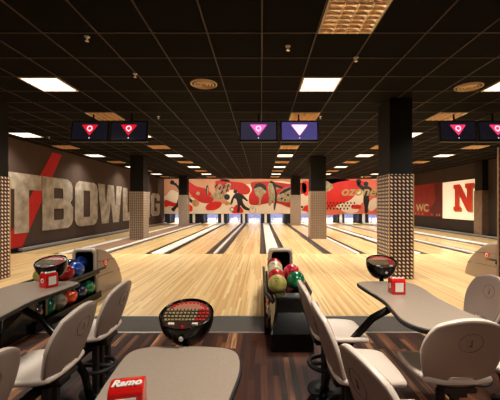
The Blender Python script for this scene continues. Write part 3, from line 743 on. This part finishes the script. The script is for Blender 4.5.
# ------------------------------------------------------------------ tables
def table(cx, y0, y1, label, arms=(-1, 1), mirror=1, hw=.25, beams=None):
    t = thing('table', label, 'table', (cx, (y0+y1)/2, 0))
    h = (y1-y0)/2
    pts = [(-hw*.70, h*.99), (-hw*.2, h*1.0), (hw*.45, h*.99), (hw*.86, h*.90), (hw*.98, h*.6), (hw*.86, h*.1), (hw*.9, -h*.4), (hw*1.02, -h*.8), (hw*.7, -h*.99),
           (0, -h*1.0), (-hw*.7, -h*.99), (-hw*1.02, -h*.75), (-hw*.95, -h*.4), (-hw*.86, 0), (-hw*.98, h*.55), (-hw*1.0, h*.88)]
    pts = [(p[0]*mirror, p[1]) for p in pts]
    lp = smooth_loop(pts, 5)
    bm = bmesh.new(); bm_prism(bm, lp, .690, .716); obj('edge_band', bm, M['rubber'], t, bevel=.006)
    inn = [(x*.965, y*.985) for x, y in lp]
    bm = bmesh.new(); bm_prism(bm, inn, .7, .7195); obj('tabletop', bm, M['table'], t)
    for s in arms:
        bm = bmesh.new()
        bm_tube(bm, [(0, -.04, .672), (s*.18, -.04, .665), (s*.3, -.04, .60), (s*.42, -.04, .47), (s*.54, -.04, .33), (s*.62, -.04, .20), (s*.66, -.04, .02)], .026, 10)
        obj('support_arm', bm, M['gloss'], t, True)
        bx = beams[s]-cx
        bm = bmesh.new(); bm_box(bm, bx-.025, bx+.025, -1.25, .42, .325, .358)
        for yy in (-1.1, .35): bm_box(bm, bx-.02, bx+.02, yy-.02, yy+.02, .004, .33); bm_box(bm, bx-.03, bx+.03, yy-.08, yy+.08, .001, .012)
        obj('seating_beam', bm, M['rubber'], t)
        bm = bmesh.new(); bm_lathe(bm, [(0, .001), (.1, .001), (.1, .012), (.03, .02), (0, .02)], 20, (s*.66, -.04, 0)); obj('floor_plate', bm, M['gloss'], t, True)
    return t
table(1.09, 1.76, 2.90, 'grey wavy edged table on the right with black rim, red dispenser on it', beams={-1: .535, 1: 1.625})
table(-1.87, 1.76, 2.90, 'grey table cut by the left edge, a red dispenser on it', mirror=-1, hw=.28, arms=(1,), beams={1: -1.275})
table(-.345, .42, 1.565, 'nearest grey table at the bottom with console at its far end', arms=(), hw=.27)
tn = [o for o in bpy.data.objects if o.name == 'table.002'][0]
bm = bmesh.new(); bm_tube(bm, [(0, -.15, .68), (0, -.15, .02)], .035, 12); bm_lathe(bm, [(0, .001), (.2, .001), (.2, .014), (.04, .03), (0, .03)], 24, (0, -.15, 0)); obj('pedestal', bm, M['gloss'], tn, True)

# ------------------------------------------------------------------ keyboard consoles
def console(x, y, z, label, tabley):
    t = thing('keyboard_console', label, 'keyboard console', (x, y, 0))
    tilt = Matrix.Translation((0, 0, z+.035)) @ Matrix.Rotation(math.radians(18), 4, 'X')
    def ob(nm, bm, m, par, sm=True):
        bmesh.ops.transform(bm, matrix=tilt, verts=bm.verts[:]); return obj(nm, bm, m, par, sm)
    R = .138
    bm = bmesh.new(); pr = [(0, -.165), (.035, -.162)]+[(R*math.sin(a), -.165*math.cos(a)) for a in [PI/2*k/9 for k in range(3, 10)]]+[(R*1.0, .008), (R*.97, .014), (R*.93, .008), (R*.9, .0), (0, .0)]
    bm_lathe(bm, pr, 36, sy=.93); bowl = ob('bowl', bm, M['gloss'], t)
    bm = bmesh.new(); bm_lathe(bm, [(0, .003), (R*.9, .003), (R*.9, .0), (0, 0)], 36, sy=.93); pn = ob('keyboard', bm, M['panel'], t, False)
    bm = bmesh.new()
    arc = [(-.105+.21*k/14, .052+.055*math.sin(PI*k/14)) for k in range(15)]
    bm_prism(bm, [(-.105, .044)]+arc+[(.105, .044)], .003, .0045); ob('red_header', bm, M['panelred'], pn, False)
    bm = bmesh.new()
    for r in range(4):
        w = (.112, .116, .114, .104)[r]; yy = .032-.026*r
        for k in range(12):
            xx = -w+2*w*(k+.5)/12
            if xx > .055: continue
            bm_box(bm, xx-.0055, xx+.0055, yy-.0065, yy+.0065, .003, .008)
    ob('letter_keys', bm, M['keys'], pn, False)
    bm = bmesh.new()
    for r in range(4):
        w = (.112, .116, .114, .104)[r]; yy = .032-.026*r
        for k in range(12):
            xx = -w+2*w*(k+.5)/12
            if xx > .055: bm_box(bm, xx-.0055, xx+.0055, yy-.0065, yy+.0065, .003, .008)
    for k in range(11):
        a = PI*(.14+.72*k/10); bm_box(bm, .098*math.cos(a)-.006, .098*math.cos(a)+.006, .02+.078*math.sin(a)-.006, .02+.078*math.sin(a)+.006, .004, .009)
    ob('red_keys', bm, M['keysred'], pn, False)
    for s in (-1, 1):
        bm = bmesh.new(); bm_box(bm, s*.058-.014, s*.058+.014, -.088, -.074, .003, .011); ob('wide_key', bm, M['hoodrim'], pn, False)
    bm = bmesh.new(); bm_prism(bm, [(-.009, -.092), (.009, -.092), (0, -.108)], .003, .007); ob('red_badge', bm, M['napred'], pn, False)
    bm = bmesh.new(); bmesh.ops.create_uvsphere(bm, u_segments=12, v_segments=8, radius=.012); bmesh.ops.translate(bm, vec=(0, -.118, z-.04), verts=bm.verts[:])
    obj('lock', bm, M['alu'], t, True)
    bm = bmesh.new(); bm_tube(bm, [(0, .0, z-.085), (0, .0, .675), (0, -.02, .650), (0, tabley-y, .672)], .02, 10)
    obj('stem', bm, M['gloss'], t, True)
console(-.382, 1.66, .802, 'black oval keyboard console at the far end of the nearest table', 1.45)
console(1.115, 2.99, .838, 'black oval keyboard console on the right, before the studded pillar', 2.75)
console(-1.945, 2.99, .838, 'black oval keyboard console on the left, beside the blue balls', 2.75)

# ------------------------------------------------------------------ napkin dispensers
def dispenser(x, y, rz, label):
    t = thing('napkin_dispenser', label, 'napkin dispenser', (x, y, .7195), rz)
    w, d, h = .052, .045, .125
    bm = bmesh.new()
    pr = [(-d, 0), (-d, h*.80), (-d*.75, h*.93), (0, h), (d*.75, h*.93), (d, h*.80), (d, 0)]
    a = [bm.verts.new((-w, y_, z_)) for y_, z_ in pr]; b = [bm.verts.new((w, y_, z_)) for y_, z_ in pr]
    bm.faces.new(a); bm.faces.new(b[::-1])
    for k in range(7): bm.faces.new((a[k], a[(k+1) % 7], b[(k+1) % 7], b[k]))
    obj('housing', bm, M['napred'], t, bevel=.006)
    box('napkins', -w*.55, w*.62, -d-.003, -d+.01, .022, h*.72, M['paper'], t)
    m4 = frame_m((0, -.012, h*.985+.001), (1, 0, 0), (0, .985, .17), (0, -.17, .985))
    text('lettering', 'Ramo', .034, M['white'], frame_m((0, -.018, h*.972), (1, 0, 0), (0, .965, .262), (0, -.262, .965)), .004, t, .0012, .25, 1.1)
    shape('side_emblem', [circ(0, 0, .018), circ(0, 0, .012)], M['white'], frame_m((-w, 0, .06), (0, -1, 0), (0, 0, 1), (-1, 0, 0)), .002, t)
dispenser(-.425, 1.03, math.radians(12), 'red napkin dispenser with white script on the nearest table')
dispenser(1.05, 2.50, math.radians(0), 'red napkin dispenser with white napkins on the right table')
dispenser(-1.775, 2.70, math.radians(66), 'red napkin dispenser with white side on the left table')

# ------------------------------------------------------------------ chairs (face +X in local space; back at x=-.0)
def sq(a, b, k=.8): return a*math.sqrt(1-k*b*b/2), b*math.sqrt(1-k*a*a/2)
def make_chair():
    t = thing('chair', 'x', 'chair')
    # backrest
    bm = bmesh.new(); nx, nz = 18, 18; g = {}
    for i in range(nx+1):
        for j in range(nz+1):
            a, b = -1+2*i/nx, -1+2*j/nz
            p, q = sq(a, b, .86 if b > 0 else .5)
            w = .222-.03*max(0, -q)
            yy = p*w; zz = .625+q*.205
            xx = -.075*(q+1)/2+.045*p*p-.02+.025*(1-(q+1)/2)**2*2
            g[i, j] = bm.verts.new((xx, yy, zz))
    for i in range(nx):
        for j in range(nz):
            if 6 <= i <= 11 and j == 2: continue      # hand-hold slot
            bm.faces.new((g[i, j], g[i+1, j], g[i+1, j+1], g[i, j+1]))
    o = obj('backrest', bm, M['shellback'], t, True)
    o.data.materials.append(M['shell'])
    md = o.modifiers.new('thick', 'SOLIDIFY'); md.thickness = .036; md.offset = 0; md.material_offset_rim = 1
    md = o.modifiers.new('sub', 'SUBSURF'); md.levels = md.render_levels = 1
    # oval emblem pressed into the outer side and the inner side
    def back_x(y, z):
        q = (z-.625)/.205; p = y/.222
        return -.075*(q+1)/2+.045*p*p-.02+.025*(1-(q+1)/2)**2*2
    for s in (-1, 1):
        bm = bmesh.new(); pts = []
        for k in range(28):
            a = 2*PI*k/28; y_, z_ = .062*math.cos(a), .70+.052*math.sin(a)
            pts.append((back_x(y_, z_)+s*.0195, y_, z_))
        bm_tube(bm, pts, .0016, 6, True)
        e = obj('oval_emblem', bm, M['groove'], o, True)
        bm = bmesh.new(); bm_tube(bm, [(back_x(0, .715)+s*.0195, 0, .715), (back_x(0, .685)+s*.0195, s*.004, .685)], .0035, 6)
        bm_tube(bm, [(back_x(0, .685)+s*.0195, -.008, .683), (back_x(0, .685)+s*.0195, .008, .683)], .003, 6)
        obj('emblem_mark', bm, M['groove'], o, True)
    # seat
    bm = bmesh.new(); g = {}; nx = ny = 16
    for i in range(nx+1):
        for j in range(ny+1):
            a, b = -1+2*i/nx, -1+2*j/ny
            p, q = sq(a, b, .55 if a > 0 else .3)
            x_ = .195+p*.205; y_ = q*(.205+.01*p)
            z_ = .452-.018*(1-p*p)*(1-q*q)+.012*abs(q)**3-.03*max(0, p-.55)**2*5+.05*max(0, -p-.5)**2
            g[i, j] = bm.verts.new((x_, y_, z_))
    for i in range(nx):
        for j in range(ny): bm.faces.new((g[i, j], g[i+1, j], g[i+1, j+1], g[i, j+1]))
    o = obj('seat', bm, M['shell'], t, True)
    md = o.modifiers.new('thick', 'SOLIDIFY'); md.thickness = .036; md.offset = 0
    md = o.modifiers.new('sub', 'SUBSURF'); md.levels = md.render_levels = 1
    # bracket, post, foot ring, floor plate
    bm = bmesh.new(); bm_box(bm, -.0, .30, -.09, .09, .395, .425); bm_box(bm, .02, .24, -.05, .05, .36, .395)
    obj('seat_bracket', bm, M['rubber'], t, bevel=.006)
    for yy in (-.025, .055):
        bm = bmesh.new(); bm_box(bm, .08, .12, yy-.018, yy+.018, .015, .37); obj('post', bm, M['rubber'], t, bevel=.004)
    bm = bmesh.new(); bm_tube(bm, [(.10+.12*math.cos(2*PI*k/24), .015+.12*math.sin(2*PI*k/24), .20) for k in range(24)], .016, 8, True)
    bm_box(bm, -.02, .22, 0, .03, .19, .21)
    obj('foot_ring', bm, M['rubber'], t, True)
    bm = bmesh.new(); bm_lathe(bm, [(0, .001), (.13, .001), (.13, .012), (.05, .02), (0, .02)], 24, (.10, .015, 0)); obj('floor_plate', bm, M['rubber'], t, True)
    return t
ch = make_chair(); firstc = True
def place(x, y, deg, label):
    global firstc
    rz = math.radians(deg); g = 'moulded shell chairs'
    if firstc: ch.location = (x, y, 0); ch.rotation_euler = (0, 0, rz); ch['label'] = label; ch['group'] = g; firstc = False
    else: dup(ch, (x, y, 0), rz, label, g)
place(-1.12, 2.44, 180, 'greige shell chair farthest along the left table, near the left hood')
place(-1.12, 1.89, 180, 'greige shell chair at the left table with its seat pan in view')
place(-1.13, 1.24, 178, 'chair back cut off at the bottom left corner')
place(.385, 2.44, 0, 'shell chair next to the centre ball rack, farther of two left of the right table')
place(.405, 1.89, 0, 'shell chair with broad pale seat, nearer one left of the right table')
place(.46, 1.29, 13, 'nearest chair at bottom centre, oval mark on its narrow back')
place(1.065, 1.72, 91, 'chair with its broad back to us at the near end of right table')
place(1.81, 2.63, 180, 'pale chair back with oval mark right of the right table')
place(1.78, 1.99, 180, 'chair at the right edge showing only the tip of its seat')

# ------------------------------------------------------------------ mural wash lights (track spots under the ceiling)
for k in range(9):
    x = -6.4+1.94*k
    t = thing('track_spot', 'small dark spotlight under the ceiling washing the mural, %s from the left' % ORDL[k], 'spotlight', (x, 22.6 if k not in (2,) else 22.6, CEIL), 0, 'spotlights washing the mural')
    bm = bmesh.new(); bm_tube(bm, [(0, 0, 0), (0, 0, -.07)], .012, 8); obj('stem', bm, M['black'], t)
    bm = bmesh.new(); bm_tube(bm, [(0, -.06, -.05), (0, .07, -.12)], .035, 12); obj('lamp_head', bm, M['black'], t, True)
    li = bpy.data.lights.new('spot', 'SPOT'); li.energy = 110; li.spot_size = math.radians(110); li.spot_blend = .7; li.color = (1, .88, .72); li.shadow_soft_size = .05
    lo = bpy.data.objects.new('mural_light', li); C.objects.link(lo); lo.location = (x, 22.72, CEIL-.16)
    d = Vector((0, 2.3, -1.2)); lo.rotation_euler = d.to_track_quat('-Z', 'Y').to_euler()

# ------------------------------------------------------------------ world, camera, view
w = bpy.data.worlds.new('world'); bpy.context.scene.world = w; w.use_nodes = True
w.node_tree.nodes['Background'].inputs[0].default_value = (.02, .018, .016, 1)
w.node_tree.nodes['Background'].inputs[1].default_value = 0.3
cam = bpy.data.cameras.new('camera'); co = bpy.data.objects.new('camera', cam); C.objects.link(co)
co.location = (0, 0, CAMZ); co.rotation_euler = (PI/2, 0, 0)
cam.sensor_width = 36; cam.lens = 323/500*36; cam.shift_x = -11/500; cam.shift_y = 5.3/500; cam.clip_start = .05; cam.clip_end = 100
sc = bpy.context.scene; sc.camera = co
sc.view_settings.view_transform = 'Standard'; sc.view_settings.look = 'None'; sc.view_settings.gamma = 1
sc.view_settings.use_curve_mapping = False; sc.view_settings.exposure = 0.0
